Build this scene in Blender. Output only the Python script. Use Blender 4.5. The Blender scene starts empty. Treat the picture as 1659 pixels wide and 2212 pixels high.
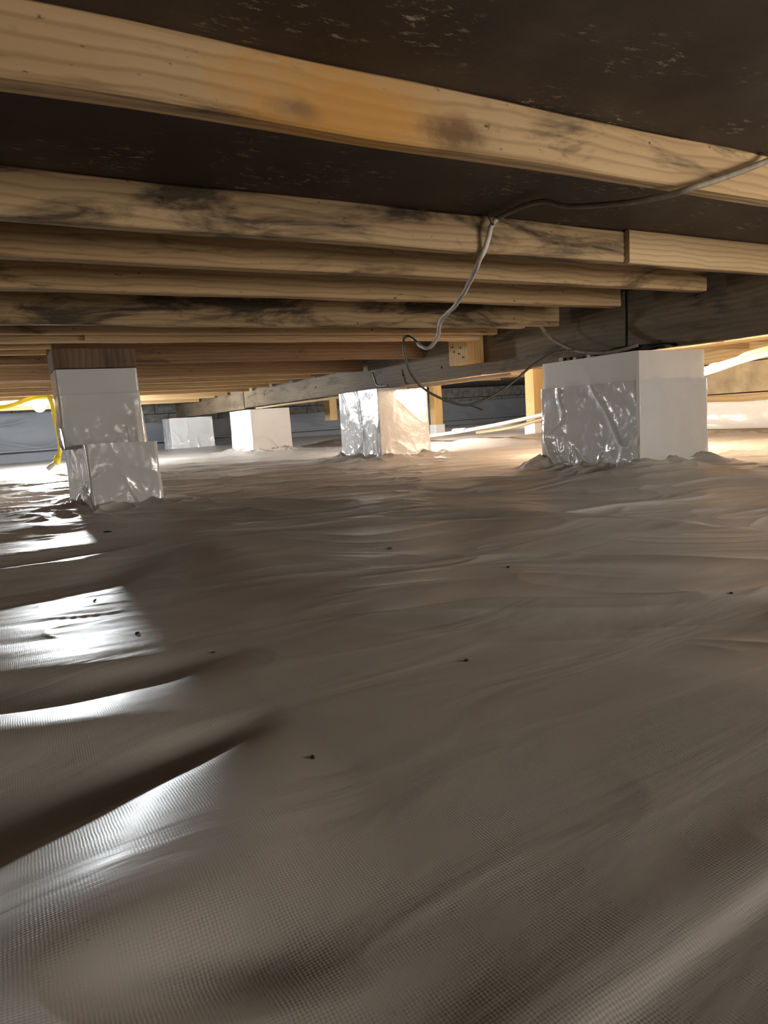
import bpy, math, random
import numpy as np
from mathutils import Matrix, Vector

# ------------------------------------------------------------------ camera
S = 0.4            # one scene unit of the survey = 0.4 m; the camera is the survey's origin
ZOFF = 0.8         # survey height of the ground sheet below the lens
W, H = 1659.0, 2212.0
F = math.sqrt(2.158e6)
CX, CY = W / 2, H / 2
def _ray(v):
    r = np.array([v[0], v[1], F]); return r / np.linalg.norm(r)
_X = _ray((2670., -381.)); _Y = _ray((-830., -151.))
_Y = _Y - _X * (_X @ _Y); _Y /= np.linalg.norm(_Y)
_Z = np.cross(_X, _Y)
R = np.stack([_X, _Y, _Z])           # photo axes (right, down, forward) -> world
def P(x, y, z):                       # survey units -> metres
    return Vector((x * S, y * S, (z + ZOFF) * S))
cam = bpy.data.cameras.new('camera'); cam_o = bpy.data.objects.new('camera', cam)
bpy.context.scene.collection.objects.link(cam_o)
cam.sensor_fit = 'HORIZONTAL'; cam.sensor_width = 36.0; cam.lens = F / W * 36.0
cam.clip_start = 0.01; cam.clip_end = 100
m = Matrix.Identity(4)
for i in range(3):
    m[i][0] = R[i, 0]; m[i][1] = -R[i, 1]; m[i][2] = -R[i, 2]; m[i][3] = P(0, 0, 0)[i]
cam_o.matrix_world = m
bpy.context.scene.camera = cam_o

# ------------------------------------------------------------------ world, lights, exposure
sc = bpy.context.scene
sc.view_settings.view_transform = 'Standard'; sc.view_settings.look = 'None'
sc.view_settings.gamma = 1.0; sc.view_settings.exposure = 0.0
sc.view_settings.use_curve_mapping = False
wd = bpy.data.worlds.new('world'); sc.world = wd; wd.use_nodes = True
wd.node_tree.nodes['Background'].inputs[0].default_value = (0.55, 0.5, 0.45, 1)
wd.node_tree.nodes['Background'].inputs[1].default_value = 0.01

def light(name, kind, loc, power, col, size=0.1, target=None, size_y=None):
    l = bpy.data.lights.new(name, kind); l.energy = power; l.color = col
    if kind == 'AREA':
        l.shape = 'RECTANGLE'; l.size = size; l.size_y = size_y or size
    else: l.shadow_soft_size = size
    o = bpy.data.objects.new(name, l); sc.collection.objects.link(o); o.location = P(*loc)
    if target is not None:
        o.rotation_euler = (P(*target) - P(*loc)).to_track_quat('-Z', 'Y').to_euler()
    return o
LAMP = (1.0, 19.8, 0.84)             # the bare work bulb far left (built as an object below)
LAMP_E = 2800.0
light('warm_work_light', 'POINT', (8.7, 7.3, 0.55), 92, (1.0, 0.76, 0.54), 0.05)
light('warm_work_light_right', 'POINT', (10.6, 4.2, 0.2), 24, (1.0, 0.80, 0.60), 0.08)
light('rear_fill_light', 'POINT', (18.0, 16.7, 0.4), 300, (1.0, 0.95, 0.88), 0.06)  # added fill hidden behind the large pier, brightens the back wall beyond the girder
light('pier_work_light', 'POINT', (8.3, 13.3, 0.45), 62, (1.0, 0.95, 0.88), 0.05)
light('left_fill_light', 'POINT', (-2.6, 10.5, -0.2), 38, (1.0, 0.95, 0.9), 0.08)  # off-frame fill, put in to lift the joist undersides at left
light('back_fill_light', 'AREA', (-1.5, -5.0, 0.35), 11, (1.0, 0.90, 0.78), 0.9, (3.0, 6.0, 0.9), 0.35)  # unseen soft fill behind the camera, added as ambient for the joist faces
light('right_fill_light', 'AREA', (5.6, -1.9, 0.35), 33, (1.0, 0.93, 0.84), 0.8, (2.5, 3.0, 0.7), 0.35)  # added side fill out of view, lights joists and sheet from the right

# ------------------------------------------------------------------ noise
_rng = np.random.RandomState(7)
_perm = np.concatenate([_rng.permutation(256)] * 2)
_g = _rng.normal(size=(256, 3)); _g /= np.linalg.norm(_g, axis=1)[:, None]
def pn(x, y, z=0.0):
    x, y, z = np.broadcast_arrays(np.asarray(x, float), np.asarray(y, float), np.asarray(z, float))
    xi = np.floor(x).astype(int); yi = np.floor(y).astype(int); zi = np.floor(z).astype(int)
    xf = x - xi; yf = y - yi; zf = z - zi
    f = lambda t: t * t * t * (t * (t * 6 - 15) + 10)
    u, v, w = f(xf), f(yf), f(zf)
    def gr(a, b, c):
        h = _perm[_perm[_perm[(xi + a) & 255] + ((yi + b) & 255)] + ((zi + c) & 255)]
        gg = _g[h]
        return gg[..., 0] * (xf - a) + gg[..., 1] * (yf - b) + gg[..., 2] * (zf - c)
    l = lambda a, b, t: a + t * (b - a)
    return 1.6 * l(l(l(gr(0,0,0), gr(1,0,0), u), l(gr(0,1,0), gr(1,1,0), u), v),
             l(l(gr(0,0,1), gr(1,0,1), u), l(gr(0,1,1), gr(1,1,1), u), v), w)
def fbm(x, y, z=0.0, o=4):
    s = 0; a = 1.0; fr = 1.0
    for i in range(o):
        s = s + a * pn(x * fr + 13.7 * i, y * fr + 7.1 * i, z); a *= 0.5; fr *= 2.03
    return s
def ridge(x, y, z=0.0, k=10.0):       # sharp crests
    return np.exp(-np.abs(pn(x, y, z)) * k)
def sst(a, b, x):
    t = np.clip((x - a) / (b - a), 0, 1); return t * t * (3 - 2 * t)

# ------------------------------------------------------------------ object helpers
COL = sc.collection
def mesh_obj(name, verts, faces, mat, parent=None, smooth=False):
    me = bpy.data.meshes.new(name)
    me.from_pydata([tuple(v) for v in verts], [], [tuple(f) for f in faces]); me.update()
    if smooth: me.polygons.foreach_set('use_smooth', [True] * len(me.polygons))
    o = bpy.data.objects.new(name, me); COL.objects.link(o)
    if mat: me.materials.append(mat)
    if parent: o.parent = parent
    return o
def grid_obj(name, V, mat, parent=None, smooth=True, wrap=False):   # V: (n, m, 3) array in metres
    n, k = V.shape[:2]
    me = bpy.data.meshes.new(name)
    me.vertices.add(n * k); me.vertices.foreach_set('co', V.reshape(-1).astype(np.float32))
    a = np.arange(n * k).reshape(n, k)
    if wrap: a = np.concatenate([a, a[:1]], 0)
    q = np.stack([a[:-1, :-1], a[1:, :-1], a[1:, 1:], a[:-1, 1:]], -1).reshape(-1, 4)
    me.loops.add(q.size); me.loops.foreach_set('vertex_index', q.reshape(-1).astype(np.int32))
    me.polygons.add(len(q)); me.polygons.foreach_set('loop_start', np.arange(0, q.size, 4, dtype=np.int32))
    me.polygons.foreach_set('use_smooth', np.ones(len(q), bool) if smooth else np.zeros(len(q), bool))
    me.update(calc_edges=True); me.validate()
    o = bpy.data.objects.new(name, me); COL.objects.link(o); me.materials.append(mat)
    if parent: o.parent = parent
    return o
def tag(o, label=None, cat=None, group=None, kind=None):
    if label: o['label'] = label
    if cat: o['category'] = cat
    if group: o['group'] = group
    if kind: o['kind'] = kind
    return o
def empty(name, loc=(0, 0, 0)):
    o = bpy.data.objects.new(name, None); COL.objects.link(o); o.location = P(*loc); o.empty_display_size = 0.05
    return o
def place(o, root):                   # parent without moving
    o.parent = root; o.matrix_parent_inverse = Matrix.Translation(root.location).inverted()
    return o

def board(name, x0, x1, y0, y1, z0, z1, mat, root=None, seed=0, rough=0.006, axis='X', bev=0.008):
    """a sawn board: rounded arrises and slightly uneven faces, long way along axis"""
    L = (x1 - x0) if axis == 'X' else (y1 - y0) if axis == 'Y' else (z1 - z0)
    n = int(max(4, min(60, L / 0.12)))
    if axis == 'X': a0, a1, b0, b1, c0, c1 = x0, x1, y0, y1, z0, z1
    elif axis == 'Y': a0, a1, b0, b1, c0, c1 = y0, y1, x0, x1, z0, z1
    else: a0, a1, b0, b1, c0, c1 = z0, z1, x0, x1, y0, y1
    prof = [(b0 + bev, c0), (b1 - bev, c0), (b1, c0 + bev), (b1, (c0 + c1) / 2), (b1, c1 - bev), (b1 - bev, c1),
            (b0 + bev, c1), (b0, c1 - bev), (b0, (c0 + c1) / 2), (b0, c0 + bev)]
    k = len(prof); V = []
    org = P(x0, y0, z0)
    for i in range(n + 1):
        t = a0 + (a1 - a0) * i / n
        for j, (b, c) in enumerate(prof):
            w = rough * float(pn(t * 1.3 + seed * 3.1, b * 4 + seed, c * 4 + j * 0.01))
            w2 = rough * float(pn(t * 1.1 + seed * 5.3 + 40, b * 4, c * 4))
            bb, cc = b + w, c + w2
            p = (t, bb, cc) if axis == 'X' else (bb, t, cc) if axis == 'Y' else (bb, cc, t)
            V.append(P(*p) - org)
    Fs = []
    for i in range(n):
        for j in range(k):
            a = i * k + j; b = i * k + (j + 1) % k
            f = (a, b, b + k, a + k)
            Fs.append(f)
    Fs.append(tuple(reversed(range(k)))); Fs.append(tuple(range(n * k, n * k + k)))
    o = mesh_obj(name, V, Fs, mat); o.location = org
    if axis == 'Y': o.data.flip_normals()
    if root: place(o, root)
    return o

def tube(name, pts, r, mat, parent=None, nseg=10, flat=1.0, jit=0.0, sub=6):
    """smooth cable or pipe through survey points"""
    p = np.array([tuple(P(*q)) for q in pts]); n = len(p)
    out = []
    if sub > 1:
        for i in range(n - 1):
            p0 = p[max(i - 1, 0)]; p1 = p[i]; p2 = p[i + 1]; p3 = p[min(i + 2, n - 1)]
            for s in range(sub):
                t = s / sub
                out.append(0.5 * ((2 * p1) + (-p0 + p2) * t + (2*p0 - 5*p1 + 4*p2 - p3) * t*t + (-p0 + 3*p1 - 3*p2 + p3) * t**3))
        out.append(p[-1])
    else: out = list(p)
    out = np.array(out); V = []; Fs = []
    if jit:
        i = np.arange(len(out)); out[:, 2] += jit * pn(i * 0.37, 3.3); out[:, 0] += jit * pn(i * 0.41, 9.3)
    tan = np.gradient(out, axis=0); tan /= np.linalg.norm(tan, axis=1)[:, None] + 1e-9
    up = np.array([0.1, 0.2, 1.0])
    nrm = np.cross(tan[0], up); nrm /= np.linalg.norm(nrm)
    for i in range(len(out)):
        nrm = nrm - tan[i] * (nrm @ tan[i]); nrm /= np.linalg.norm(nrm)
        b = np.cross(tan[i], nrm)
        for j in range(nseg):
            a = 2 * math.pi * j / nseg
            V.append(out[i] + r * (math.cos(a) * nrm + flat * math.sin(a) * b))
    k = nseg
    for i in range(len(out) - 1):
        for j in range(k):
            Fs.append((i*k + j, i*k + (j+1) % k, (i+1)*k + (j+1) % k, (i+1)*k + j))
    Fs.append(tuple(reversed(range(k)))); Fs.append(tuple(range((len(out)-1)*k, len(out)*k)))
    return mesh_obj(name, V, Fs, mat, parent, smooth=True)

# pixel of the survey photograph -> point on a world plane (used while measuring real positions)
def wr(px, py): return R @ np.array([(px - CX) / F, (py - CY) / F, 1.0])
def onX(px, py, v): r = wr(px, py); return tuple(r * (v / r[0]))
def onY(px, py, v): r = wr(px, py); return tuple(r * (v / r[1]))
def onZ(px, py, v): r = wr(px, py); return tuple(r * (v / r[2]))

# ------------------------------------------------------------------ materials
def new_mat(name):
    mt = bpy.data.materials.new(name); mt.use_nodes = True
    nt = mt.node_tree; b = nt.nodes['Principled BSDF']
    return mt, nt, b
def N(nt, kind, **kw):
    n = nt.nodes.new(kind)
    for k, v in kw.items():
        if k.startswith('i_'):
            key = k[2:]; key = int(key) if key.isdigit() else key.replace('_', ' ')
            n.inputs[key].default_value = v
        else: setattr(n, k, v)
    return n
def ramp(nt, fac, stops):
    r = nt.nodes.new('ShaderNodeValToRGB'); e = r.color_ramp.elements
    while len(e) < len(stops): e.new(0.5)
    for i, (p, c) in enumerate(stops):
        e[i].position = p; e[i].color = c if len(c) == 4 else (*c, 1)
    nt.links.new(fac, r.inputs[0]); return r.outputs[0]
def mixc(nt, fac, a, b, mode='MIX'):
    n = nt.nodes.new('ShaderNodeMix'); n.data_type = 'RGBA'; n.blend_type = mode
    for s, v in ((n.inputs[0], fac), (n.inputs[6], a), (n.inputs[7], b)):
        if isinstance(v, (int, float)): s.default_value = v
        elif isinstance(v, tuple): s.default_value = v if len(v) == 4 else (*v, 1)
        else: nt.links.new(v, s)
    return n.outputs[2]
def coords(nt, scale, seedvec=True, kind='Object'):
    tc = nt.nodes.new('ShaderNodeTexCoord'); src = tc.outputs[kind]
    if seedvec:
        oi = nt.nodes.new('ShaderNodeObjectInfo'); mu = N(nt, 'ShaderNodeMath', operation='MULTIPLY', i_1=37.0)
        nt.links.new(oi.outputs['Random'], mu.inputs[0])
        ad = N(nt, 'ShaderNodeVectorMath', operation='ADD'); nt.links.new(src, ad.inputs[0]); nt.links.new(mu.outputs[0], ad.inputs[1]); src = ad.outputs[0]
    mp = N(nt, 'ShaderNodeMapping'); mp.inputs['Scale'].default_value = scale
    nt.links.new(src, mp.inputs[0]); return mp.outputs[0]
def noise(nt, vec, scale, detail=4, rough=0.55, dist=0.0):
    n = N(nt, 'ShaderNodeTexNoise', i_Scale=scale, i_Detail=detail, i_Roughness=rough, i_Distortion=dist)
    nt.links.new(vec, n.inputs['Vector']); return n.outputs[0]

def wood(name, light_c, dark_c, axis=(1, 9, 9), stain=0.35, grain=1.0, grey=0.0, rough=0.75, knots=True, stain_c=(0.018, 0.014, 0.012)):
    mt, nt, b = new_mat(name)
    long_i = axis.index(min(axis))
    v = coords(nt, axis)
    n1 = noise(nt, v, 1.1, 3, 0.5, 0.3)
    # ring lines: sine of a slowly warped cross-grain coordinate
    vec2 = coords(nt, tuple(0.35 if i == long_i else 1.0 for i in range(3)))
    wv = N(nt, 'ShaderNodeTexWave', wave_type='RINGS', rings_direction='XYZ'[long_i], wave_profile='SIN')
    wv.inputs['Scale'].default_value = 22.0 * grain; wv.inputs['Distortion'].default_value = 5.0
    wv.inputs['Detail'].default_value = 2.0; wv.inputs['Detail Scale'].default_value = 0.6
    off = N(nt, 'ShaderNodeVectorMath', operation='ADD'); off.inputs[1].default_value = (0.03, 0.07, 0.11)
    nt.links.new(vec2, off.inputs[0]); nt.links.new(off.outputs[0], wv.inputs['Vector'])
    c1 = mixc(nt, ramp(nt, n1, [(0.3, (0, 0, 0)), (0.72, (1, 1, 1))]), light_c, dark_c)
    lines = ramp(nt, wv.outputs[0], [(0.0, (0.62, 0.55, 0.48)), (0.35, (1, 1, 1)), (1, (1, 1, 1))])
    c2 = mixc(nt, 0.55, c1, lines, 'MULTIPLY')
    # mould and water stains, drawn out along the grain
    vs = coords(nt, tuple(1.6 if i == long_i else 7.0 for i in range(3)))
    n2 = noise(nt, vs, 1.6, 6, 0.65, 0.6)
    lo = 0.62 - 0.16 * stain
    c3 = mixc(nt, ramp(nt, n2, [(lo, (0, 0, 0)), (lo + 0.13, (0.85 * min(1, stain * 2),) * 3)]), c2, stain_c)
    v4 = coords(nt, tuple(3 if i == long_i else 6 for i in range(3)))
    n4 = noise(nt, v4, 9, 3, 0.7)
    c4 = mixc(nt, ramp(nt, n4, [(0.66, (0, 0, 0)), (0.72, (0.8, 0.8, 0.8))]), c3, (0.02, 0.014, 0.01)) if stain > 0 else c3
    if grey > 0:
        n5 = noise(nt, coords(nt, (1.2, 1.2, 1.2)), 2.0, 4)
        c4 = mixc(nt, ramp(nt, n5, [(0.35, (0, 0, 0)), (0.7, (grey,) * 3)]), c4, (0.20, 0.16, 0.11))
    nt.links.new(c4, b.inputs['Base Color'])
    b.inputs['Roughness'].default_value = rough
    b.inputs['Specular IOR Level'].default_value = 0.3
    bp = N(nt, 'ShaderNodeBump', i_Strength=0.35, i_Distance=0.002)
    nt.links.new(wv.outputs[0], bp.inputs['Height'])
    bp2 = N(nt, 'ShaderNodeBump', i_Strength=0.4, i_Distance=0.003)
    nt.links.new(n2, bp2.inputs['Height']); nt.links.new(bp.outputs[0], bp2.inputs['Normal'])
    nt.links.new(bp2.outputs[0], b.inputs['Normal'])
    return mt
WX, WY, WZ = (1, 9, 9), (9, 1, 9), (9, 9, 1)
M = {}
def first_joist():
    mt = wood('joist_wood_orange', (0.51, 0.35, 0.185), (0.38, 0.245, 0.12), WX, 0.5)
    nt = mt.node_tree; b = nt.nodes['Principled BSDF']; src = b.inputs['Base Color'].links[0].from_socket
    tc = nt.nodes.new('ShaderNodeTexCoord')
    for (px, py, col, rad, w) in ((745, 248, (0.52, 0.25, 0.05), 0.15, 0.85), (985, 290, (0.10, 0.05, 0.02), 0.05, 0.8), (640, 235, (0.12, 0.08, 0.05), 0.03, 0.6)):
        q = onY(px, py, 2.265); c = P(*q) - P(-6.0, 2.265, 1.0)
        mp = N(nt, 'ShaderNodeMapping'); mp.inputs['Location'].default_value = tuple(-k * z_ for k, z_ in zip(c, (0.45, 1, 1))); mp.inputs['Scale'].default_value = (0.45, 1, 1)
        nt.links.new(tc.outputs['Object'], mp.inputs[0])
        ln = N(nt, 'ShaderNodeVectorMath', operation='LENGTH'); nt.links.new(mp.outputs[0], ln.inputs[0])
        nz = noise(nt, tc.outputs['Object'], 14, 5, 0.7); ad = N(nt, 'ShaderNodeMath', operation='MULTIPLY_ADD', i_1=rad * 1.1, i_2=-rad * 0.5)
        nt.links.new(nz, ad.inputs[0]); sm = N(nt, 'ShaderNodeMath', operation='ADD'); nt.links.new(ln.outputs['Value'], sm.inputs[0]); nt.links.new(ad.outputs[0], sm.inputs[1])
        f = ramp(nt, sm.outputs[0], [(rad * 0.25, (w, w, w)), (rad * 0.75, (0, 0, 0))])
        src = mixc(nt, f, src, col)
    nt.links.new(src, b.inputs['Base Color']); return mt
M['joist_first'] = first_joist()
M['joist'] = wood('joist_wood', (0.51, 0.35, 0.185), (0.38, 0.245, 0.12), WX, 0.5)
M['joist_moldy'] = wood('joist_wood_mouldy', (0.47, 0.33, 0.18), (0.34, 0.225, 0.115), WX, 0.95)
M['joist_clean'] = wood('joist_wood_clean', (0.58, 0.42, 0.24), (0.48, 0.33, 0.17), WX, 0.0, 1.3)
M['joist_red'] = wood('joist_wood_red', (0.36, 0.225, 0.12), (0.24, 0.14, 0.075), WX, 0.35)
M['joist_far'] = wood('joist_wood_far', (0.52, 0.36, 0.18), (0.42, 0.26, 0.12), WX, 0.1)
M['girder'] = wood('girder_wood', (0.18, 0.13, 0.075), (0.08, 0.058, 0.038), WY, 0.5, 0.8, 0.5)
M['post'] = wood('post_wood', (0.66, 0.45, 0.21), (0.52, 0.33, 0.14), WZ, 0.15)
M['cap'] = wood('cap_wood', (0.20, 0.13, 0.085), (0.12, 0.075, 0.05), WZ, 0.5)
M['sill'] = wood('sill_wood', (0.50, 0.38, 0.21), (0.40, 0.29, 0.15), WY, 0.2, 0.6)

def plastic(name, col, rough=0.32, weave=0.0, crinkle=0.3, spec=0.5, cscale=14):
    mt, nt, b = new_mat(name)
    v = coords(nt, (1, 1, 1), False)
    n1 = noise(nt, v, 1.7, 4, 0.6)
    c = mixc(nt, ramp(nt, n1, [(0.3, (0, 0, 0)), (0.75, (1, 1, 1))]), col, tuple(k * q for k, q in zip(col, (0.86, 0.83, 0.78))))
    n2 = noise(nt, v, 260, 2, 0.5)
    c = mixc(nt, ramp(nt, n2, [(0.76, (0, 0, 0)), (0.79, (0.5, 0.5, 0.5))]), c, (0.18, 0.13, 0.09))
    nt.links.new(c, b.inputs['Base Color'])
    b.inputs['Specular IOR Level'].default_value = spec
    n3 = noise(nt, v, 5, 3)
    rr = N(nt, 'ShaderNodeMapRange'); rr.inputs['To Min'].default_value = rough - 0.06; rr.inputs['To Max'].default_value = rough + 0.08
    nt.links.new(n3, rr.inputs[0]); nt.links.new(rr.outputs[0], b.inputs['Roughness'])
    if weave > 0:                      # drawn folds of the sheet run mostly one way
        mp = N(nt, 'ShaderNodeMapping'); mp.inputs['Rotation'].default_value = (0, 0, math.radians(29)); mp.inputs['Scale'].default_value = (0.8, 3.2, 1)
        nt.links.new(v, mp.inputs[0]); n4 = noise(nt, mp.outputs[0], 4.0, 4, 0.45, 0.7)
    else: n4 = noise(nt, v, cscale, 5, 0.6, 0.8)
    bp = N(nt, 'ShaderNodeBump', i_Strength=crinkle, i_Distance=0.012 if weave > 0 else 0.006); nt.links.new(n4, bp.inputs['Height'])
    last = bp.outputs[0]
    if weave > 0:                      # woven reinforcing threads pressed through the film
        hs = []
        
        for d in ('X', 'Y'):
            w = N(nt, 'ShaderNodeTexWave', wave_type='BANDS', bands_direction=d)
            w.inputs['Scale'].default_value = 170; w.inputs['Distortion'].default_value = 2.5
            w.inputs['Detail'].default_value = 2; w.inputs['Detail Scale'].default_value = 0.6
            nt.links.new(v, w.inputs['Vector']); hs.append(w.outputs[0])
        ad = N(nt, 'ShaderNodeMath', operation='ADD'); nt.links.new(hs[0], ad.inputs[0]); nt.links.new(hs[1], ad.inputs[1])
        bw = N(nt, 'ShaderNodeBump', i_Strength=weave, i_Distance=0.00022)
        mm = N(nt, 'ShaderNodeMath', operation='MULTIPLY')
        pw = ramp(nt, noise(nt, v, 22, 5, 0.7), [(0.38, (0.05, 0.05, 0.05)), (0.68, (1, 1, 1))])
        nt.links.new(ad.outputs[0], mm.inputs[0]); nt.links.new(pw, mm.inputs[1])
        nt.links.new(mm.outputs[0], bw.inputs['Height']); nt.links.new(last, bw.inputs['Normal']); last = bw.outputs[0]
    nt.links.new(last, b.inputs['Normal'])
    return mt
M['sheet'] = plastic('ground_sheet_film', (0.60, 0.56, 0.525), 0.40, 0.32, 0.30, 0.55, 9)
M['wrap'] = plastic('pier_wrap_film', (0.66, 0.655, 0.66), 0.16, 0.0, 0.25, 0.6, 12)
M['wrap_satin'] = plastic('pier_wrap_satin', (0.72, 0.69, 0.65), 0.42, 0.0, 0.12, 0.4, 9)
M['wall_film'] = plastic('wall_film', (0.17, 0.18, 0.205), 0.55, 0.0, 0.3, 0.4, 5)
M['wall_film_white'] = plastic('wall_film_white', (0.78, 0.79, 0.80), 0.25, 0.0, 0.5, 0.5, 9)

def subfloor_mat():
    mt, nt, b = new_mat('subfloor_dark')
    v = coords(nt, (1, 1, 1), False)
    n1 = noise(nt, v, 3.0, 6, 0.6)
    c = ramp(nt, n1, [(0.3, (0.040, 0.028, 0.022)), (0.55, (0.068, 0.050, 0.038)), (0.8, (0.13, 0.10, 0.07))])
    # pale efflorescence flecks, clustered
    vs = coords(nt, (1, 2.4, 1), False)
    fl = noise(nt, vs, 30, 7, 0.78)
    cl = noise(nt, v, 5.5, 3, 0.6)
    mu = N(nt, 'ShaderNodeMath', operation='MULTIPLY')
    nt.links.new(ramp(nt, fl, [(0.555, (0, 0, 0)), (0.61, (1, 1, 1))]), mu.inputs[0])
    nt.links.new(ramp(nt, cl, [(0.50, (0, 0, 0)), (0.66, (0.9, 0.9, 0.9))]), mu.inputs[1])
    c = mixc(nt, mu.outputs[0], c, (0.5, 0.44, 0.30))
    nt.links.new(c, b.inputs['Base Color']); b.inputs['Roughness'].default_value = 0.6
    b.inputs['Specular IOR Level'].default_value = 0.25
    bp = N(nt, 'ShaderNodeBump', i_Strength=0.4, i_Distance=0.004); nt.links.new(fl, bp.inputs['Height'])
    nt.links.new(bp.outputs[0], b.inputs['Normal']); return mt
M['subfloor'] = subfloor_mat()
def simple(name, col, rough=0.5, metal=0.0, var=0.15, nscale=20, bump=0.1, spec=0.5):
    mt, nt, b = new_mat(name)
    v = coords(nt, (1, 1, 1)); n1 = noise(nt, v, nscale, 4)
    c = mixc(nt, ramp(nt, n1, [(0.35, (0, 0, 0)), (0.7, (1, 1, 1))]), col, tuple(k * (1 - var * 2) for k in col))
    nt.links.new(c, b.inputs['Base Color']); b.inputs['Roughness'].default_value = rough; b.inputs['Metallic'].default_value = metal
    b.inputs['Specular IOR Level'].default_value = spec
    bp = N(nt, 'ShaderNodeBump', i_Strength=bump, i_Distance=0.004); nt.links.new(n1, bp.inputs['Height']); nt.links.new(bp.outputs[0], b.inputs['Normal'])
    return mt
M['block_dark'] = simple('block_wall_dark', (0.16, 0.15, 0.135), 0.9, 0, 0.3, 12, 0.5)
M['block_tan'] = simple('block_wall_tan', (0.46, 0.39, 0.26), 0.9, 0, 0.18, 9, 0.5)
M['cable_grey'] = simple('cable_grey', (0.27, 0.22, 0.16), 0.65, 0, 0.2, 30)
M['cable_white'] = simple('cable_white', (0.62, 0.57, 0.50), 0.65, 0, 0.15, 30)
M['cable_dark'] = simple('cable_dark', (0.10, 0.085, 0.065), 0.4, 0, 0.2, 30)
M['cord_yellow'] = simple('cord_yellow', (0.90, 0.72, 0.02), 0.4, 0, 0.04, 30)
M['pvc_white'] = simple('pipe_white', (0.82, 0.82, 0.80), 0.3, 0, 0.05, 12)
M['pvc_tan'] = simple('pipe_tan', (0.74, 0.60, 0.34), 0.3, 0, 0.06, 12)
M['purple'] = simple('primer_purple', (0.12, 0.06, 0.22), 0.5)
M['black'] = simple('black_rubber', (0.015, 0.014, 0.013), 0.45, 0, 0.2, 30)
M['crumb'] = simple('dirt_crumb', (0.05, 0.035, 0.025), 0.9)
M['wood_scrap'] = simple('scrap_brown', (0.10, 0.06, 0.04), 0.8)
M['steel'] = simple('nail_steel', (0.16, 0.13, 0.11), 0.5, 0.7)
def emit(name, col, e):
    mt, nt, b = new_mat(name)
    b.inputs['Base Color'].default_value = (*col, 1); b.inputs['Emission Color'].default_value = (*col, 1); b.inputs['Emission Strength'].default_value = e
    return mt
M['bulb'] = emit('lit_bulb', (0.92, 0.97, 1.0), LAMP_E)

# ------------------------------------------------------------------ ground sheet
def gauss(X, Y, cx, cy, lx, ly, rot, a, p=2):
    c, s = math.cos(rot), math.sin(rot)
    u = (X - cx) * c + (Y - cy) * s; v = -(X - cx) * s + (Y - cy) * c
    return a * np.exp(-np.abs(u / lx) ** p - np.abs(v / ly) ** p)
PIERS = [(5.83, 6.86, 4.93, 6.35), (5.83, 6.86, 10.52, 12.1), (6.3, 7.49, 18.9, 20.9)]
VALLEYS = [  # hollows of the draped sheet: centre, half lengths, turn, depth
    (1.1, 2.4, 0.7, 0.15, -0.6, -0.014), (1.9, 1.9, 0.8, 0.14, -0.8, -0.014), (1.5, 3.4, 0.9, 0.16, -0.55, -0.018),
    (2.1, 3.2, 0.7, 0.10, -0.9, -0.016), (1.2, 4.5, 0.9, 0.12, -0.4, -0.018), (0.17, 0.80, 0.15, 0.055, -0.45, -0.030),
    (0.9, 1.5, 0.3, 0.10, -0.9, -0.004), (1.3, 1.3, 0.35, 0.08, -0.9, -0.004)]
_PY = np.array([0.3, 0.55, 0.68, 0.72, 0.84, 0.96, 1.10, 1.20, 1.32, 1.44, 1.55, 1.64, 1.77, 1.84, 1.92, 2.0, 2.2, 2.35, 2.5, 2.75, 3.05, 3.25, 3.45, 3.62, 3.8, 3.88, 3.97, 4.07, 4.2, 4.5, 4.8, 5.05, 5.3, 5.8, 6.3, 7.5])
_PZ = np.array([-.020, .015, .032, .036, .028, .004, -.031, -.068, -.072, -.035, .006, 0, -.022, -.038, -.03, 0, -.002, -.012, -.016, -.034, -.062, -.082, -.078, -.045, -.008, -.028, -.04, -.03, 0, -.012, -.03, -.02, 0, -.01, 0, 0]) 
_py = np.linspace(0.3, 7.5, 500); _pz = np.interp(_py, _PY, _PZ)
_pz = np.convolve(np.pad(_pz, 3, mode='edge'), np.ones(7) / 7, 'valid')
_s0, _s1 = onZ(1300, 2212, -0.6), onZ(1659, 1930, -0.6)
_sl = math.hypot(_s1[0] - _s0[0], _s1[1] - _s0[1])
SEAM = (_s0[0], _s0[1], (_s1[0] - _s0[0]) / _sl, (_s1[1] - _s0[1]) / _sl)
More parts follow.
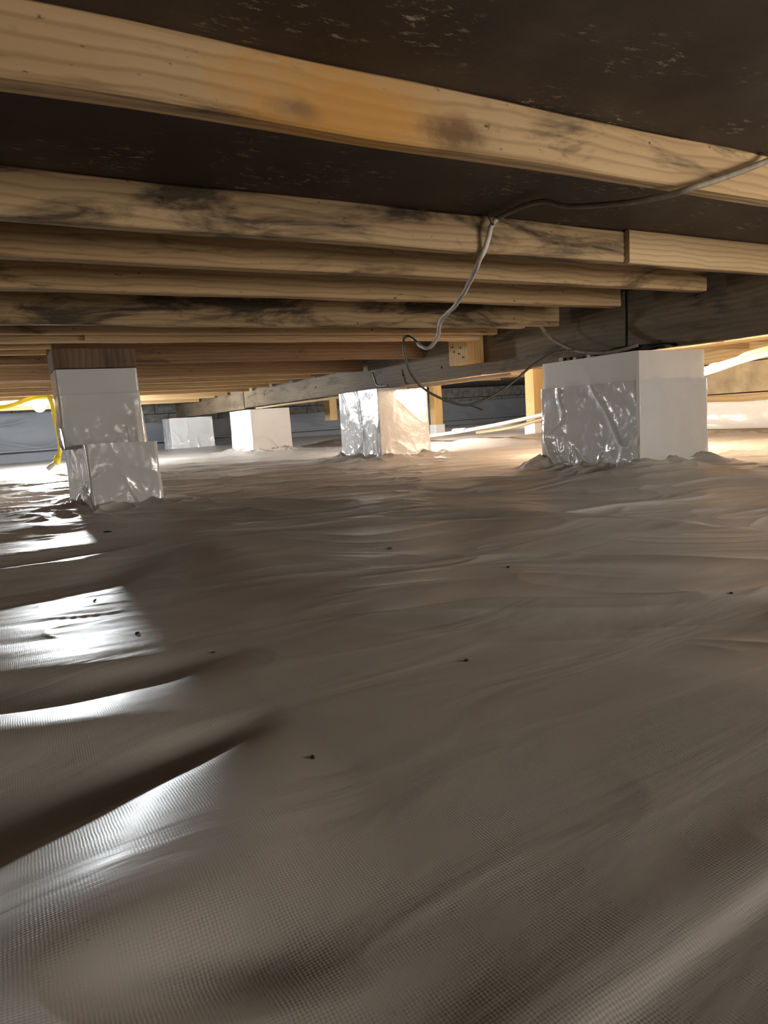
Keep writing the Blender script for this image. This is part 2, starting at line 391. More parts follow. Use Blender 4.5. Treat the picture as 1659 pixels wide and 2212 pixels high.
def ground(X, Y):
    X = np.asarray(X, float); Y = np.asarray(Y, float)
    rx = np.where(X > 0, X / 3.05, X / 9.0); ry = np.where(Y > 0, Y / 6.6, Y / 9.0)
    r = np.sqrt(rx ** 2 + ry ** 2) + 0.015 * pn(X * 0.9, Y * 0.9, 4.4)
    z = -0.6 - 0.205 * sst(0.985, 1.16, r)
    near = 1 - sst(0.9, 1.15, r)
    z = z + sst(8.5, 10.5, X) * sst(10, 12, Y) * 0.15 + gauss(X, Y, 6.3, 26, 3, 2.5, 0, 0.12)
    # long soft swells
    wx = X + 0.35 * pn(X * 0.8, Y * 0.8, 1.1); wy = Y + 0.3 * pn(X * 0.7, Y * 0.9, 2.2)
    z = z + near * sst(0.1, 1.0, X) * (0.25 + 0.75 * sst(0.15, 0.5, r)) * 0.018 * pn(wx * 0.55, wy * 1.1, 3.3) + near * 0.009 * pn(wx * 1.0 + wy * 0.7, wy * 2.6 - wx * 0.3, 5.5)
    for v in VALLEYS: z = z + gauss(wx, wy, *v)
    # left strip: the row of hollows seen edge-on to the lamp
    wl_ = near * (1 - sst(0.22 + 0.1 * sst(1.5, 2, Y), 0.46 + 0.5 * sst(1.5, 2.2, Y), X)) * (1 - 0.35 * sst(-0.3, -1.6, X))
    yp = Y + (0.45 - 0.95 * (1 - sst(1.15, 1.38, Y))) * (X + 0.08) * (1 - sst(2.0, 3.2, Y)) + 0.10 * pn(X * 2.2, Y * 0.9, 31.3) * sst(1.6, 2.6, Y) + 0.03 * pn(X * 3, Y, 33.3)
    z = z * (1 - 0.0 * wl_) + wl_ * np.interp(yp, _py, _pz) * (1 - 0.55 * sst(0.0, 0.38, X) * (1 - sst(1.6, 1.8, Y)))
    # sharp drawn folds
    a = wx * 0.87 - wy * 0.49 + 0.25 * pn(X * 1.3, Y * 1.3, 41.0); b = wx * 0.49 + wy * 0.87 + 0.12 * pn(X * 1.6, Y * 1.6, 42.0)
    z = z + near * sst(0.3, 1.0, X) * sst(0.25, 0.5, r) * (0.017 * ridge(a * 0.35, b * 1.7, 17.7, 5) + 0.009 * pn(a * 0.6, b * 3.4, 18.7) + 0.006 * ridge(a * 0.5, b * 4.0, 19.7, 5))
    z = z + near * sst(0.3, 1.0, X) * 0.008 * ridge(a * 0.7, b * 2.8, 7.7, 8) * sst(-0.1, 0.5, pn(X * 0.8, Y * 0.9, 9.9) + 0.25)
    z = z + near * 0.0042 * ridge(a * 1.6 + 5, b * 5.0, 8.7, 9) * sst(0.0, 0.5, pn(X * 1.3, Y * 1.4, 2.9) + 0.15)
    # left side, fine ripples running to the lamp
    lf = near * (1 - sst(0.2, 0.9, X)) * sst(1.0, 2.0, Y)
    z = z + lf * 0.005 * pn(X * 2.2, Y * 5.0 + X * 1.5, 1.7) + lf * 0.0025 * pn(X * 4, Y * 14 + X * 3, 6.1)
    # beyond the hump: much more crumpled
    far = 1 - near
    fade = 1 - 0.5 * sst(12, 22, Y)
    af = wx * 0.80 - wy * 0.35 + 0.5 * pn(X * 0.6, Y * 0.6, 51.0); bf = wx * 0.45 + wy * 0.85 + 0.25 * pn(X * 0.9, Y * 0.9, 52.0)
    z = z + far * fade * (0.050 * pn(af * 0.45, bf * 1.3, 11.1) + 0.040 * ridge(af * 0.35, bf * 1.0, 12.2, 6)
                   + 0.022 * ridge(af * 0.8, bf * 2.4, 13.3, 6) + 0.010 * ridge(af * 2.0, bf * 4.5, 14.4, 6))
    # sheet gathered up round the feet of the piers
    for (x0, x1, y0, y1) in PIERS + [(0.55, 1.15, 5.85, 6.8)]:
        dx = np.maximum(np.maximum(x0 - X, X - x1), 0); dy = np.maximum(np.maximum(y0 - Y, Y - y1), 0)
        d = np.sqrt(dx * dx + dy * dy)
        w = np.exp(-(d / 0.38) ** 1.5)
        big = 0.45 if x0 < 1 else 1.0
        z = z + w * big * 1.3 * (0.05 + 0.06 * pn(X * 2.3, Y * 2.6, 21.1) + 0.06 * ridge(X * 1.7, Y * 2.1, 22.2, 6) + 0.03 * ridge(X * 4, Y * 3.6, 23.2, 6))
    z = z + gauss(X, Y, 5.4, 4.7, 0.9, 0.5, -0.5, 0.07) + gauss(X, Y, 6.2, 3.8, 1.2, 0.35, -0.2, 0.06)
    # overlap of two sheets running away at lower right
    s = (X - SEAM[0]) * SEAM[3] - (Y - SEAM[1]) * SEAM[2]
    on = near * (1 - sst(1.2, 2.0, np.hypot(X - 0.6, Y - 0.5)))
    z = z + on * 0.009 * (1 - sst(-0.015, 0.015, s)) + on * 0.006 * np.exp(-((s + 0.04) / 0.05) ** 2)
    return z
gx = np.concatenate([np.linspace(-9, -2.2, 40)[:-1], np.linspace(-2.2, -0.6, 80)[:-1], np.linspace(-0.6, 3.4, 560)[:-1], np.linspace(3.4, 8.5, 300)[:-1], np.linspace(8.5, 31, 190)])
gy = np.concatenate([np.linspace(-6, 0.2, 40)[:-1], np.linspace(0.2, 2.5, 330)[:-1], np.linspace(2.5, 7.5, 380)[:-1], np.linspace(7.5, 14, 220)[:-1], np.linspace(14, 28.6, 200)])
GX, GY = np.meshgrid(gx, gy, indexing='ij')
V = np.stack([GX * S, GY * S, (ground(GX, GY) + ZOFF) * S], -1)
floor = grid_obj('floor', V, M['sheet']); tag(floor, kind='structure')
floor['label'] = 'pale woven plastic ground sheet draped in folds over the crawl space earth'

# ------------------------------------------------------------------ shell
def slab(name, x0, x1, y0, y1, z0, z1, mat, root=None):
    o = board(name, x0, x1, y0, y1, z0, z1, mat, root, rough=0.0, bev=0.002, axis='X'); return o
TOP = 1.22
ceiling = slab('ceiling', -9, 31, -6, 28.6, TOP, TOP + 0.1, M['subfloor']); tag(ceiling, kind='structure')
wb = empty('wall_back', (6, 28.3, -0.9)); tag(wb, kind='structure')
def block_wall(root, axis, at, a0, a1, z0, z1, mat, bl=1.0, bh=0.5, th=0.4):
    me = None; row = 0; z = z0; objs = 0
    while z < z1 - 0.05:
        zt = min(z + bh, z1); a = a0 - (bl / 2 if row % 2 else 0)
        while a < a1:
            s0, s1 = max(a, a0), min(a + bl, a1)
            if s1 - s0 > 0.1:
                if axis == 'Y': board('block', s0 + .012, s1 - .012, at, at + th, z + .012, zt - .012, mat, root, seed=objs, rough=.01)
                else: board('block', at, at + th, s0 + .012, s1 - .012, z + .012, zt - .012, mat, root, seed=objs, rough=.01, axis='Y')
                objs += 1
            a += bl
        z = zt; row += 1
block_wall(wb, 'Y', 28.2, -3, 31, 0.2, 1.22, M['block_dark'])
def lining(name, axis, at, a0, a1, z0f, z1f, mat, root, n=220, k=50, amp=0.05, seed=0.0):
    a = np.linspace(a0, a1, n)[:, None]; t = np.linspace(0, 1, k)[None, :]
    z = z0f(a) + (z1f(a) - z0f(a)) * t
    d = amp * (fbm(a * 0.7 + seed, z * 1.6, seed) * 0.6 + ridge(a * 0.35 + z * 0.8 + seed, z * 1.1 - a * 0.1, seed, 9)) + 0.12 * np.exp(-(t / 0.12))
    A = a + 0 * t
    if axis == 'Y': V = np.stack([A, at - d, z], -1)
    else: V = np.stack([at - d, A, z], -1)
    V = V * S; V[..., 2] += ZOFF * S
    o = grid_obj(name, V, mat)
    if root: place(o, root)
    return o
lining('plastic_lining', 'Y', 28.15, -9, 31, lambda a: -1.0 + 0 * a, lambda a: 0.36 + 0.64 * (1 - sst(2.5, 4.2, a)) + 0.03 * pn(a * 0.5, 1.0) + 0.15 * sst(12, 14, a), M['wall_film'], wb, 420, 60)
board('ledge_strip', -2, 30, 27.7, 28.0, -0.40, -0.33, M['wall_film'], wb, seed=3)
wr_ = empty('wall_right', (13.2, 10, -0.9)); tag(wr_, kind='structure')
board('sill_board', 13.15, 13.5, -6, 14, 0.02, 0.62, M['block_tan'], wr_, 1, axis='Y')
board('sill_board', 13.25, 13.6, -6, 14, -0.2, 0.0, M['sill'], wr_, 2, axis='Y')
board('sill_board', 13.1, 13.5, -6, 14, 0.64, 1.2, M['sill'], wr_, 4, axis='Y')
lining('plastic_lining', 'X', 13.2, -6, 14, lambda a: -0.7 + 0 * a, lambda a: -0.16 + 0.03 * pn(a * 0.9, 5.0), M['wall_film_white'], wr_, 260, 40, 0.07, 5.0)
board('footing', 12.75, 13.3, -6, 14, -0.95, -0.72, M['block_tan'], wr_, 6, axis='Y', rough=0.03)
wl = slab('wall_left', -9.3, -9, -6, 28.6, -0.9, TOP, M['block_dark']); tag(wl, kind='structure')
wf = slab('wall_front', -9, 31, -6.3, -6, -0.9, TOP, M['block_dark']); tag(wf, kind='structure')

# ------------------------------------------------------------------ joists
JX0 = -6.0
J = [  # near face y, far face y, bottom, left end, right end, material, label
 (2.265, 2.36, 1.00, JX0, 6.15, 'joist_first', 'nearest pale sawn floor joist across the top, with an orange knotty patch'),
 (3.60, 3.70, 1.00, JX0, 6.15, 'joist_moldy', 'second floor joist, with long black mould streaks in its middle'),
 (4.33, 4.44, 1.00, JX0, 6.08, 'joist', 'third floor joist, its square end stopping just short of the dark girder'),
 (5.24, 5.35, 1.00, JX0, 5.93, 'joist', 'fourth floor joist, brown, ending above the large wrapped pier'),
 (6.33, 6.43, 0.93, JX0, 5.55, 'joist_moldy', 'deep brown floor joist fifth from the front, black rot marks near its right end'),
 (7.40, 7.50, 1.00, JX0, 6.00, 'joist', 'sixth floor joist, only its narrow lit underside showing'),
 (7.72, 7.80, 0.985, 0.9, 5.95, 'joist_clean', 'light sister board beside the seventh joist, a thin pale strip'),
 (7.83, 7.95, 0.975, JX0, 6.05, 'joist_clean', 'seventh floor joist, wide pale underside leading to the nailed block'),
 (8.42, 8.52, 0.98, JX0, 0.62, 'joist_far', 'upper short joist stub at the left, ending at the wood cap of the near pier'),
 (8.98, 9.08, 0.98, JX0, 0.60, 'joist_far', 'lower short joist stub at the left, ending at the wood cap of the near pier'),
 (9.64, 9.74, 0.92, JX0, 6.22, 'joist_red', 'reddish floor joist with a clean square end right behind the loop of thin cable'),
 (11.72, 11.82, 0.89, JX0, 6.22, 'joist_red', 'reddish lower floor joist ending above the middle wrapped pier'),
 (12.9, 13.0, 0.95, JX0, 6.2, 'joist_far', 'first bright joist visible just right of the near pier, under the reddish ones'),
 (14.2, 14.3, 0.95, JX0, 6.2, 'joist_far', 'second bright far joist right of the near pier'),
 (15.5, 15.6, 0.95, JX0, 6.2, 'joist_far', 'third bright far joist right of the near pier'),
 (16.9, 17.0, 0.95, JX0, 6.2, 'joist_far', 'far joist that the yellow cord hangs from'),
 (18.5, 18.6, 0.95, JX0, 6.2, 'joist_far', 'far joist just in front of the glowing bulb'),
 (20.6, 20.7, 0.96, JX0, 6.2, 'joist_far', 'far joist just behind the glowing bulb'),
 (22.0, 22.1, 0.96, JX0, 6.2, 'joist_far', 'yellowish farthest but one joist, deep side lit by the bulb'),
 (24.0, 24.1, 0.93, JX0, 6.2, 'joist_far', 'farthest lit floor joist with a yellow cord stapled along it'),
]
for i, (y0, y1, zb, x0, x1, mk, lab) in enumerate(J):
    o = board('floor_joist', x0, x1, y0, y1, zb, TOP - 0.002, M[mk], None, seed=i * 2.7, rough=0.010)
    tag(o, lab, 'joist', 'floor joists between the left side and the girder')
o = board('sister_board', 4.12, 6.15, 3.555, 3.598, 0.985, TOP - 0.002, M['joist_clean'], seed=9, rough=0.004); tag(o, 'clean yellow sister board with fine ribbed grain on the right end of the second joist', 'board')
o = board('sister_board', 5.56, 6.12, 6.36, 6.44, 0.96, TOP - 0.002, M['joist'], seed=19, rough=0.004); tag(o, 'short brown sister board closing the gap between the fifth joist and girder', 'board')
for i, y in enumerate(np.arange(4.0, 17.0, 1.1)):
    o = board('floor_joist', 6.62, 13.1, y, y + 0.1, 0.86, TOP - 0.002, M['joist_far'], None, seed=50 + i, rough=0.010)
    tag(o, 'warm lit floor joist on the far side of the dark girder', 'joist', 'floor joists beyond the girder')
blk = empty('nailed_block', (6.1, 8.1, 0.69)); tag(blk, 'short pale wood block with nail heads, fixed to the girder face', 'wood block')
board('block_body', 6.0, 6.29, 8.08, 8.56, 0.69, 1.21, M['post'], blk, 5, axis='Z')
for (y, z) in ((8.25, 0.92), (8.42, 0.88), (8.3, 0.84), (8.45, 0.95), (8.2, 0.78)):
    t = tube('nail_head', [(5.985, y, z), (6.01, y, z)], 0.005, M['steel'], None, 8, sub=1); place(t, blk)

# ------------------------------------------------------------------ girder
gd = empty('girder', (6.4, 10, 0.5)); tag(gd, 'long dark built-up timber girder resting on the row of wrapped piers', 'girder')
segs = [(-5.5, 5.48, 0.532), (5.52, 19.35, 0.522), (19.4, 28.1, 0.485)]
for k, (a, b_, z) in enumerate(segs):
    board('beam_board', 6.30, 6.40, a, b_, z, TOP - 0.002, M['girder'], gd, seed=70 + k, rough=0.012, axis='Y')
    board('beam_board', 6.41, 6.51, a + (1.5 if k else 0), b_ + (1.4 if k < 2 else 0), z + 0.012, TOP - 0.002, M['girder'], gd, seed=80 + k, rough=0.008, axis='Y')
board('bottom_plate', 6.36, 6.56, 7.6, 10.4, 0.462, 0.498, M['sill'], gd, 91, axis='Y')
board('bottom_plate', 6.36, 6.56, 13.3, 18.6, 0.455, 0.495, M['sill'], gd, 92, axis='Y')
for (y, z) in ((9.2, 0.72), (4.6, 1.0), (10.4, 0.7), (14.2, 0.75), (17.6, 0.8)):
    t = tube('bolt_hole', [(6.288, y, z), (6.31, y, z)], 0.008, M['black'], None, 8, sub=1); place(t, gd)

# ------------------------------------------------------------------ wrapped piers
def wrapped(name, x0, x1, y0, y1, z0, z1, mat, root, seed, amp=0.012, flare=0.0, puff=0.0, nper=170, nz=90, top=True, corners=None, crisp_top=0.0, fa=(1, 1, 1, 1)):
    """plastic film pulled round a block pier: grid round the outline, pushed in and out by creases"""
    if corners is None: corners = [(x0, y0), (x1, y0), (x1, y1), (x0, y1)]
    c = np.array(corners, float); L = np.linalg.norm(np.roll(c, -1, 0) - c, axis=1)
    cen = c.mean(0); pts = []; nr = []; fw = []
    for i in range(4):
        a, b_ = c[i], c[(i + 1) % 4]; n = max(4, int(nper * L[i] / L.sum()))
        d = (b_ - a) / L[i]; out = np.array([d[1], -d[0]])
        for j in range(n):
            t = j / n; p = a + (b_ - a) * t
            e = min(t, 1 - t) * L[i]
            rr = 0.02
            nn = out.copy()
            if e < rr:                                  # soften the corner
                q = (rr - e) / rr
                oth = (c[i] - c[i - 1]) if t < .5 else (c[(i + 2) % 4] - c[(i + 1) % 4])
                od = oth / np.linalg.norm(oth); oo = np.array([od[1], -od[0]])
                p = p - (out + oo) * 0.004 * q * q
                nn = out + oo * q; nn /= np.linalg.norm(nn)
            pts.append(p); nr.append(nn); fw.append(fa[i] * min(1.0, 0.25 + e / 0.08))
    pts = np.array(pts); nr = np.array(nr); s = np.cumsum(np.r_[0, np.linalg.norm(np.diff(pts, axis=0), axis=1)])
    z = np.linspace(z0, z1, nz); t = (z - z0) / (z1 - z0)
    SS, ZZ = np.meshgrid(s, z, indexing='ij'); T = t[None, :] + 0 * SS
    low = 1 - sst(0.0, 0.6, T); hi = sst(1 - crisp_top - 0.02, 1 - crisp_top, T) if crisp_top else 0 * T
    D = amp * (0.8 * fbm(SS * 2.2 + seed, ZZ * 2.0, seed, 4) + 1.3 * ridge(SS * 1.8 + ZZ * 0.9 + seed, ZZ * 1.2 - SS * 0.5, seed + 1, 9)
               + 0.5 * ridge(SS * 5, ZZ * 2.6, seed + 2, 7) * low) * (1 - 0.85 * hi)
    D = D * np.array(fw)[:, None]
    D = D * (0.55 + 0.9 * low) + puff * np.sin(np.pi * T) * 0.5
    D = D + flare * np.exp(-T / 0.05) * (0.6 + 0.7 * np.abs(pn(SS * 3.2, seed))) + 0.3 * flare * np.exp(-T / 0.18)
    X = pts[:, 0:1] + nr[:, 0:1] * D; Y = pts[:, 1:2] + nr[:, 1:2] * D
    Zv = ZZ + amp * 0.5 * pn(SS * 1.4, seed + 5.5) * T
    V = np.stack([X, Y, Zv], -1)
    if top:                                              # fold the film over the top
        cap = V[:, -1:, :].copy(); cap[..., 0] = cen[0] + (cap[..., 0] - cen[0]) * 0.02; cap[..., 1] = cen[1] + (cap[..., 1] - cen[1]) * 0.02
        V = np.concatenate([V, cap], 1)
    V = V * S; V[..., 2] += ZOFF * S
    o = grid_obj(name, V, mat, None, True, wrap=True)
    at = o.modifiers.new('split', 'EDGE_SPLIT'); at.split_angle = math.radians(50)
    if root: place(o, root)
    return o
p = empty('wrapped_pier', (6.35, 5.65, -0.8)); tag(p, 'large plastic-wrapped block pier at the right, shiny crinkled left face, under the girder', 'pier')
wrapped('lower_wrap', 5.80, 6.89, 4.90, 6.38, -0.88, 0.20, M['wrap'], p, 2.2, 0.034, 0.06, 0.0, 420, 200, top=False, fa=(0.22, 1, 1, 1))
wrapped('upper_wrap', 5.82, 6.87, 4.92, 6.36, 0.185, 0.505, M['wrap_satin'], p, 3.1, 0.004, 0.0, 0.0, 120, 20)
wrapped('foot_skirt', 5.78, 6.92, 4.88, 6.42, -0.9, -0.66, M['wrap_satin'], p, 8.1, 0.05, 0.03, 0, 320, 40, top=False)
board('tape_strip', 5.79, 5.804, 4.895, 4.94, -0.6, 0.5, M['wrap_satin'], p, 3, axis='Z', bev=0.003, rough=0.002)
p = empty('wrapped_pier', (6.35, 11.3, -0.8)); tag(p, 'middle plastic-wrapped pier, left face glaring silvery white, right face warm grey', 'pier')
wrapped('wrap', 5.83, 6.86, 10.52, 12.1, -0.88, 0.493, M['wrap'], p, 5.2, 0.016, 0.12, 0, 360, 140, fa=(0.2, 1, 1, 1))
wrapped('foot_skirt', 5.78, 6.91, 10.47, 12.15, -0.9, -0.70, M['wrap_satin'], p, 7.7, 0.05, 0.18, 0, 260, 30, top=False)
p = empty('wrapped_pier', (6.9, 19.9, -0.85)); tag(p, 'smaller far plastic-wrapped pier with smooth matt faces, left of the middle pier', 'pier')
wrapped('wrap', 6.3, 7.49, 18.9, 20.9, -0.9, 0.455, M['wrap_satin'], p, 6.4, 0.016, 0.15, 0, 260, 90)
wrapped('foot_skirt', 6.22, 7.55, 18.8, 21.0, -0.95, -0.7, M['wrap_satin'], p, 9.7, 0.05, 0.22, 0, 200, 24, top=False)
p = empty('wrapped_pier', (6.3, 26.5, -0.8)); tag(p, 'farthest small wrapped pier, crinkled white front, between near pier and back wall', 'pier')
wrapped('wrap', 5.55, 7.15, 26.0, 27.3, -0.85, 0.45, M['wrap'], p, 11.4, 0.03, 0.12, 0, 260, 90)
p = empty('wrapped_pier', (0.8, 6.4, -0.62)); tag(p, 'near left pier wrapped in grey plastic, narrow shaft standing on a wider crinkled block', 'pier')
wrapped('shaft_wrap', 0.455, 1.09, 6.15, 6.72, -0.10, 0.55, M['wrap'], p, 15.3, 0.020, 0.0, 0, 320, 130, crisp_top=0.3)
wrapped('base_wrap', 0.55, 1.15, 5.85, 6.8, -0.70, -0.07, M['wrap'], p, 17.9, 0.024, 0.03, 0, 380, 130, corners=[(.585, 5.86), (1.13, 5.86), (1.12, 6.85), (.50, 6.85)])
board('wood_cap', 0.45, 1.09, 6.14, 6.72, 0.555, 0.715, M['cap'], p, 33, axis='X', rough=0.006)

# ------------------------------------------------------------------ posts, pipes beyond the girder
for (px, X, lab, pw) in ((1157, 11.0, 'short yellow post with white wrapped foot, just left of the large pier', 0.15), (945, 11.0, 'short yellow post with white wrapped foot, right of the middle pier', 0.13)):
    a = onX(px, 932, X); r_ = empty('timber_post', (X, a[1], a[2])); tag(r_, lab, 'post')
    w = pw
    board('post', X - w, X + w, a[1] - w, a[1] + w, a[2] - 0.1, 0.9, M['post'], r_, px * 0.1, axis='Z')
    wrapped('foot_wrap', X - w - .03, X + w + .03, a[1] - w - .03, a[1] + w + .03, a[2] - 0.2, a[2] + 0.2, M['wall_film_white'], r_, 3.3, 0.01, 0.03, 0, 60, 16, top=False)
a = onX(716, 908, 11.0)
o = board('hanging_stub', 10.85, 11.15, a[1] - 0.25, a[1] + 0.25, a[2], 0.9, M['post'], seed=8, axis='Z'); tag(o, 'short yellow wood stub hanging just left of the middle pier', 'wood block')
board_o = board('cross_beam', 10.7, 11.3, 2, 27, 0.86, 1.2, M['sill'], seed=77, axis='Y'); tag(board_o, 'tan cross beam carried by the yellow posts beyond the girder', 'beam')
pw_pts = [(9.5, -4.0, 1.1), (9.5, 1.5, 1.05), (9.5, 3.2, 0.80), onX(1659, 764, 9.5), onX(1520, 807, 9.5), onX(1345, 853, 9.5), onX(1180, 894, 9.5), onX(1050, 922, 9.5), onX(935, 941, 9.5), onX(830, 952, 9.5), onX(700, 958, 9.5), onX(630, 957, 9.5), onX(560, 957, 9.5)]
pr = empty('water_pipe', pw_pts[8]); tag(pr, 'white plastic water pipe sloping down behind the piers', 'pipe')
place(tube('pipe_run', pw_pts, 0.0165, M['pvc_white'], None, 12), pr)
c0 = np.array(onX(980, 931, 9.5)); c1 = np.array(onX(1005, 929, 9.5)); d = (c1 - c0)
place(tube('coupling', [tuple(c0), tuple(c1)], 0.022, M['pvc_white'], None, 12, sub=1), pr)
for s_ in (-0.06, 1.0): place(tube('primer_ring', [tuple(c0 + d * s_), tuple(c0 + d * (s_ + 0.07))], 0.0195, M['purple'], None, 12, sub=1), pr)
pt_pts = [(9.62, -4.0, 1.15), (9.62, 1.5, 1.12), (9.62, 3.2, 0.88), onX(1659, 753, 9.6), onX(1590, 777, 9.6), onX(1520, 799, 9.6), onX(1345, 862, 9.6), onX(1180, 903, 9.6), onX(1110, 922, 9.6), onX(1030, 934, 9.6)]
pr = empty('water_pipe', pt_pts[5]); tag(pr, 'tan plastic water pipe beside the white one', 'pipe')
place(tube('pipe_run', pt_pts, 0.0155, M['pvc_tan'], None, 12), pr)
c0 = np.array(onX(1536, 794, 9.6)); c1 = np.array(onX(1551, 789, 9.6))
place(tube('coupling', [tuple(c0), tuple(c1)], 0.022, M['pvc_white'], None, 12, sub=1), pr)

# scrap fitting under the floor at far right
a = onY(1596, 745, 8.5); b_ = onY(1648, 741, 8.5)
fr = empty('pipe_stub', a); tag(fr, 'short tan pipe stub with a paler end, high at the right edge', 'pipe')
av, bv = np.array(a), np.array(b_)
place(tube('stub_body', [tuple(av + (bv - av) * .28), tuple(bv)], 0.026, M['wood_scrap'], None, 12, sub=1), fr)
place(tube('stub_end', [tuple(av), tuple(av + (bv - av) * .3)], 0.024, M['pvc_tan'], None, 12, sub=1), fr)

# ------------------------------------------------------------------ cables
cb = empty('slack_cable', onY(1065, 480, 3.4)); tag(cb, 'slack old cable looping from the upper right corner down to the large pier top', 'cable')
c_a = [(6.28, 0.9, 1.17), (5.4, 1.6, 1.195), onY(1760, 300, 2.15), onY(1659, 347, 2.2), onY(1560, 385, 2.2), onY(1500, 404, 2.2), onY(1450, 420, 2.28), onY(1400, 430, 2.45), onY(1350, 438, 2.65), onY(1230, 446, 2.95), onY(1175, 435, 3.1), onY(1120, 449, 3.3), onY(1075, 472, 3.52)]
place(tube('cable_upper', c_a, 0.0060, M['cable_grey'], None, 10), cb)
c_b = [onY(1075, 472, 3.52), onY(1062, 487, 3.53), onY(1050, 530, 3.56), onY(1035, 565, 3.62), onY(1012, 615, 3.9), onY(985, 658, 4.2), onY(966, 676, 4.5), onY(950, 697, 4.7), onY(946, 725, 4.9), onY(932, 748, 5.0), onY(917, 752, 5.1), onY(903, 742, 5.3)]
place(tube('cable_white_length', c_b, 0.0066, M['cable_white'], None, 10, jit=0.002), cb)
c_c = [onY(903, 742, 5.3), onY(893, 733, 5.4), onY(880, 726, 5.5), onY(872, 735, 5.5), onY(874, 765, 5.5), onY(887, 805, 5.5), onY(910, 835, 5.5), onY(945, 857, 5.45), onY(985, 872, 5.4), onY(1015, 874, 5.35), onY(1060, 858, 5.3), onY(1105, 828, 5.25), onY(1150, 790, 5.2), onY(1195, 763, 5.2), onY(1240, 756, 5.25)]
place(tube('cable_thin_loop', c_c, 0.0046, M['cable_dark'], None, 8), cb)
place(tube('cable_tail', [onY(1010, 874, 5.36), onY(1028, 880, 5.3), onY(1043, 886, 5.25)], 0.0028, M['cable_dark'], None, 8), cb)
place(tube('tie_nail', [onY(1052, 460, 3.5), onY(1066, 486, 3.5)], 0.0035, M['steel'], None, 8, sub=1), cb)
hc = tube('hanging_cable', [onX(1148, 657, 5.7), onX(1160, 690, 5.8), onX(1182, 722, 5.95), onX(1215, 745, 5.98), onX(1255, 760, 5.98), onX(1310, 762, 6.0), onX(1350, 754, 6.05), onX(1378, 745, 6.1)], 0.0085, M['cable_grey'], None, 10)
tag(hc, 'brown cable hanging from the fourth joist down onto the large pier top', 'cable')
# black plastic and rubbish wedged on top of the large pier
dp = empty('black_plastic_scrap', (6.3, 5.6, 0.52)); tag(dp, 'crumpled black plastic scrap wedged between the large pier and the girder', 'plastic scrap')
yy = np.linspace(4.8, 6.3, 60)[:, None]; tt = np.linspace(0, 1, 16)[None, :]
h_ = 0.02 + 0.05 * np.abs(pn(yy * 2.3, 4.0)) + 0.035 * np.exp(-((yy - 5.4) / .4) ** 2)
ang = tt * 2 * np.pi
Vd = np.stack([6.21 + 0.05 * np.cos(ang) + 0 * yy + 0.02 * pn(yy * 5, ang), yy + 0.03 * pn(yy * 4, ang * 2), 0.525 + 0.7 * h_ * (1 + np.sin(ang)) + 0.01 * pn(yy * 9, ang * 3)], -1) * S
Vd[..., 2] += ZOFF * S
place(grid_obj('crumpled_film', Vd, M['black']), dp)
for k in range(9):
    y = 5.55 + 0.08 * k + random.Random(k).random() * .06; rd = random.Random(k + 40)
    w = rd.uniform(.02, .05)
    o = board('rubble_piece', 6.0, 6.0 + w * 1.6, y, y + w * 1.8, 0.52, 0.52 + w, M[('wood_scrap', 'crumb', 'cable_white')[k % 3]], None, seed=k * 2.1, rough=0.02)
    tag(o, 'small bit of rubble lying on the edge of the large pier top', 'rubble', 'rubble on the large pier top')
w1 = tube('wire_stub', [onX(805, 805, 6.0), onX(810, 820, 6.0), onX(816, 833, 6.0), onX(838, 833, 6.0)], 0.006, M['cable_dark']); tag(w1, 'bent dark wire stub sticking up from the middle pier top', 'wire')

# ------------------------------------------------------------------ work bulb and yellow cord
lp = empty('work_bulb', LAMP); tag(lp, 'glaring white work bulb hanging at the far left behind the near pier', 'lamp')
def lathe(name, prof, loc, mat, root, n=24):
    V = []; Fs = []
    for (r, z) in prof:
        for j in range(n):
            a = 2 * math.pi * j / n; V.append(P(*loc) + Vector((r * math.cos(a), r * math.sin(a), z)))
    for i in range(len(prof) - 1):
        for j in range(n): Fs.append((i*n + j, i*n + (j+1) % n, (i+1)*n + (j+1) % n, (i+1)*n + j))
    Fs.append(tuple(reversed(range(n)))); Fs.append(tuple(range((len(prof)-1)*n, len(prof)*n)))
    o = mesh_obj(name, V, Fs, mat, None, True); place(o, root); return o
pr_ = [(0.055 * math.sin(t) + 0.002, -0.055 * math.cos(t)) for t in np.linspace(0.05, 2.5, 12)] + [(0.024, 0.06)]
lathe('bulb', pr_, LAMP, M['bulb'], lp)
lathe('socket', [(0.026, 0.058), (0.03, 0.062), (0.028, 0.085), (0.012, 0.1)], LAMP, M['cord_yellow'], lp)
place(tube('hanger_cord', [(LAMP[0], LAMP[1], LAMP[2] + 0.24), (LAMP[0] + .02, LAMP[1] - .01, 1.05), (LAMP[0], LAMP[1], TOP)], 0.006, M['cord_yellow'], None, 8), lp)
yc = empty('yellow_cord', onY(108, 858, 17.0)); tag(yc, 'yellow extension cord hanging down beside the near left pier, left of it', 'cord')
place(tube('cord_run', [onY(-40, 884, 17.3), onY(15, 878, 17.2), onY(60, 863, 17.1), onY(85, 857, 17.05), onY(103, 857, 17), onY(112, 872, 17), onY(117, 895, 17), onY(122, 920, 17), onY(128, 945, 17), onY(130, 965, 17), onY(127, 985, 17), onY(120, 998, 17)], 0.019, M['cord_yellow'], None, 10), yc)
place(tube('cord_end', [onY(126, 985, 17), onY(120, 1004, 17)], 0.03, M['cord_yellow'], None, 10, sub=1), yc)
place(tube('plug', [onY(119, 1000, 16.95), onY(103, 1014, 16.9)], 0.022, M['cable_white'], None, 10, sub=1), yc)
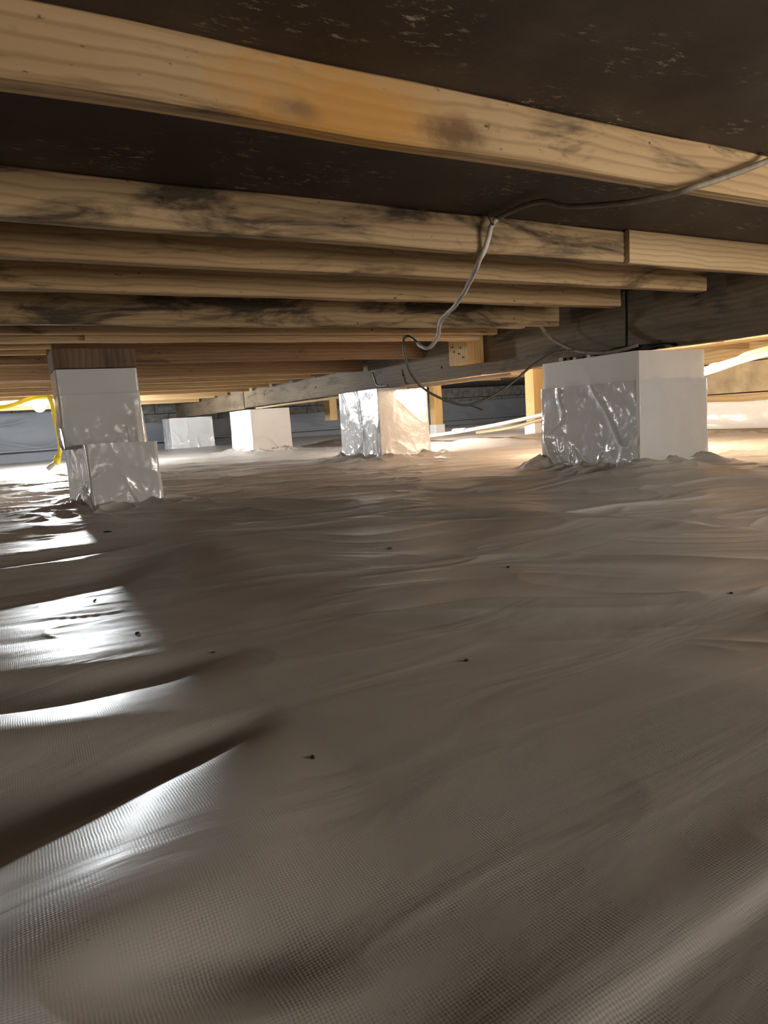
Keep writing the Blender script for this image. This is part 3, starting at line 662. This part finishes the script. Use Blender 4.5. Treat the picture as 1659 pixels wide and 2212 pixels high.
o = tube('stapled_cord', [onY(300, 864, 23.9), onY(340, 860, 23.9), onY(380, 860, 23.9), onY(420, 856, 23.9), onY(440, 854, 23.9)], 0.014, M['cord_yellow']); tag(o, 'yellow cord running along the farthest joist, right of the near pier', 'cord')

# ------------------------------------------------------------------ crumbs on the sheet
def gnd_hit(px, py):
    r = wr(px, py); lo, hi = 0.3, 30.0
    for t in np.linspace(0.3, 20, 4000):
        q = r * t
        if q[2] <= float(ground(q[0], q[1])): return q
    return r
CR = [(233, 1150, 11, 3, 'long dark chip on the sheet just below the near left pier'), (842, 1186, 6, 3, 'dark chip alone in the middle of the sheet, below the hump'),
      (1008, 1428, 5, 4, 'dark chip right of centre on the open sheet'), (676, 1638, 5, 6, 'brown crumb lowest on the sheet, left of centre'),
      (205, 1300, 3, 8, 'upright splinter in the shiny part of the sheet at left'), (297, 1369, 5, 4, 'dark crumb in the shiny part of the sheet, near its edge'),
      (461, 1410, 6, 2, 'thin dark crumb between the shiny patch and the middle of the sheet'), (1098, 1226, 4, 3, 'tiny crumb right of the middle of the sheet'),
      (1580, 1282, 4, 3, 'tiny crumb far right on the sheet')]
for k, (px, py, w, h, lab) in enumerate(CR):
    q = gnd_hit(px, py); dd = float(q @ R[:, 2]) / F
    rr = wrng = random.Random(k)
    Vc = []; 
    nn = 8
    for i, t in enumerate(np.linspace(-1, 1, 5)):
        rad = math.sqrt(max(0.04, 1 - t * t))
        for j in range(nn):
            a = 2 * math.pi * j / nn
            Vc.append(((t * w * dd) * S, (math.cos(a) * rad * h * dd * 1.4 * rr.uniform(.8, 1.1)) * S, (math.sin(a) * rad * min(w, h) * dd * 0.8 + h * dd * .4) * S))
    Fc = [(i*nn + j, i*nn + (j+1) % nn, (i+1)*nn + (j+1) % nn, (i+1)*nn + j) for i in range(4) for j in range(nn)] + [tuple(reversed(range(nn))), tuple(range(4*nn, 5*nn))]
    o = mesh_obj('crumb', Vc, Fc, M['crumb']); o.location = P(*q); o.rotation_euler.z = -0.4 + rr.uniform(-.3, .3)
    tag(o, lab, 'debris', 'crumbs of dirt on the sheet')
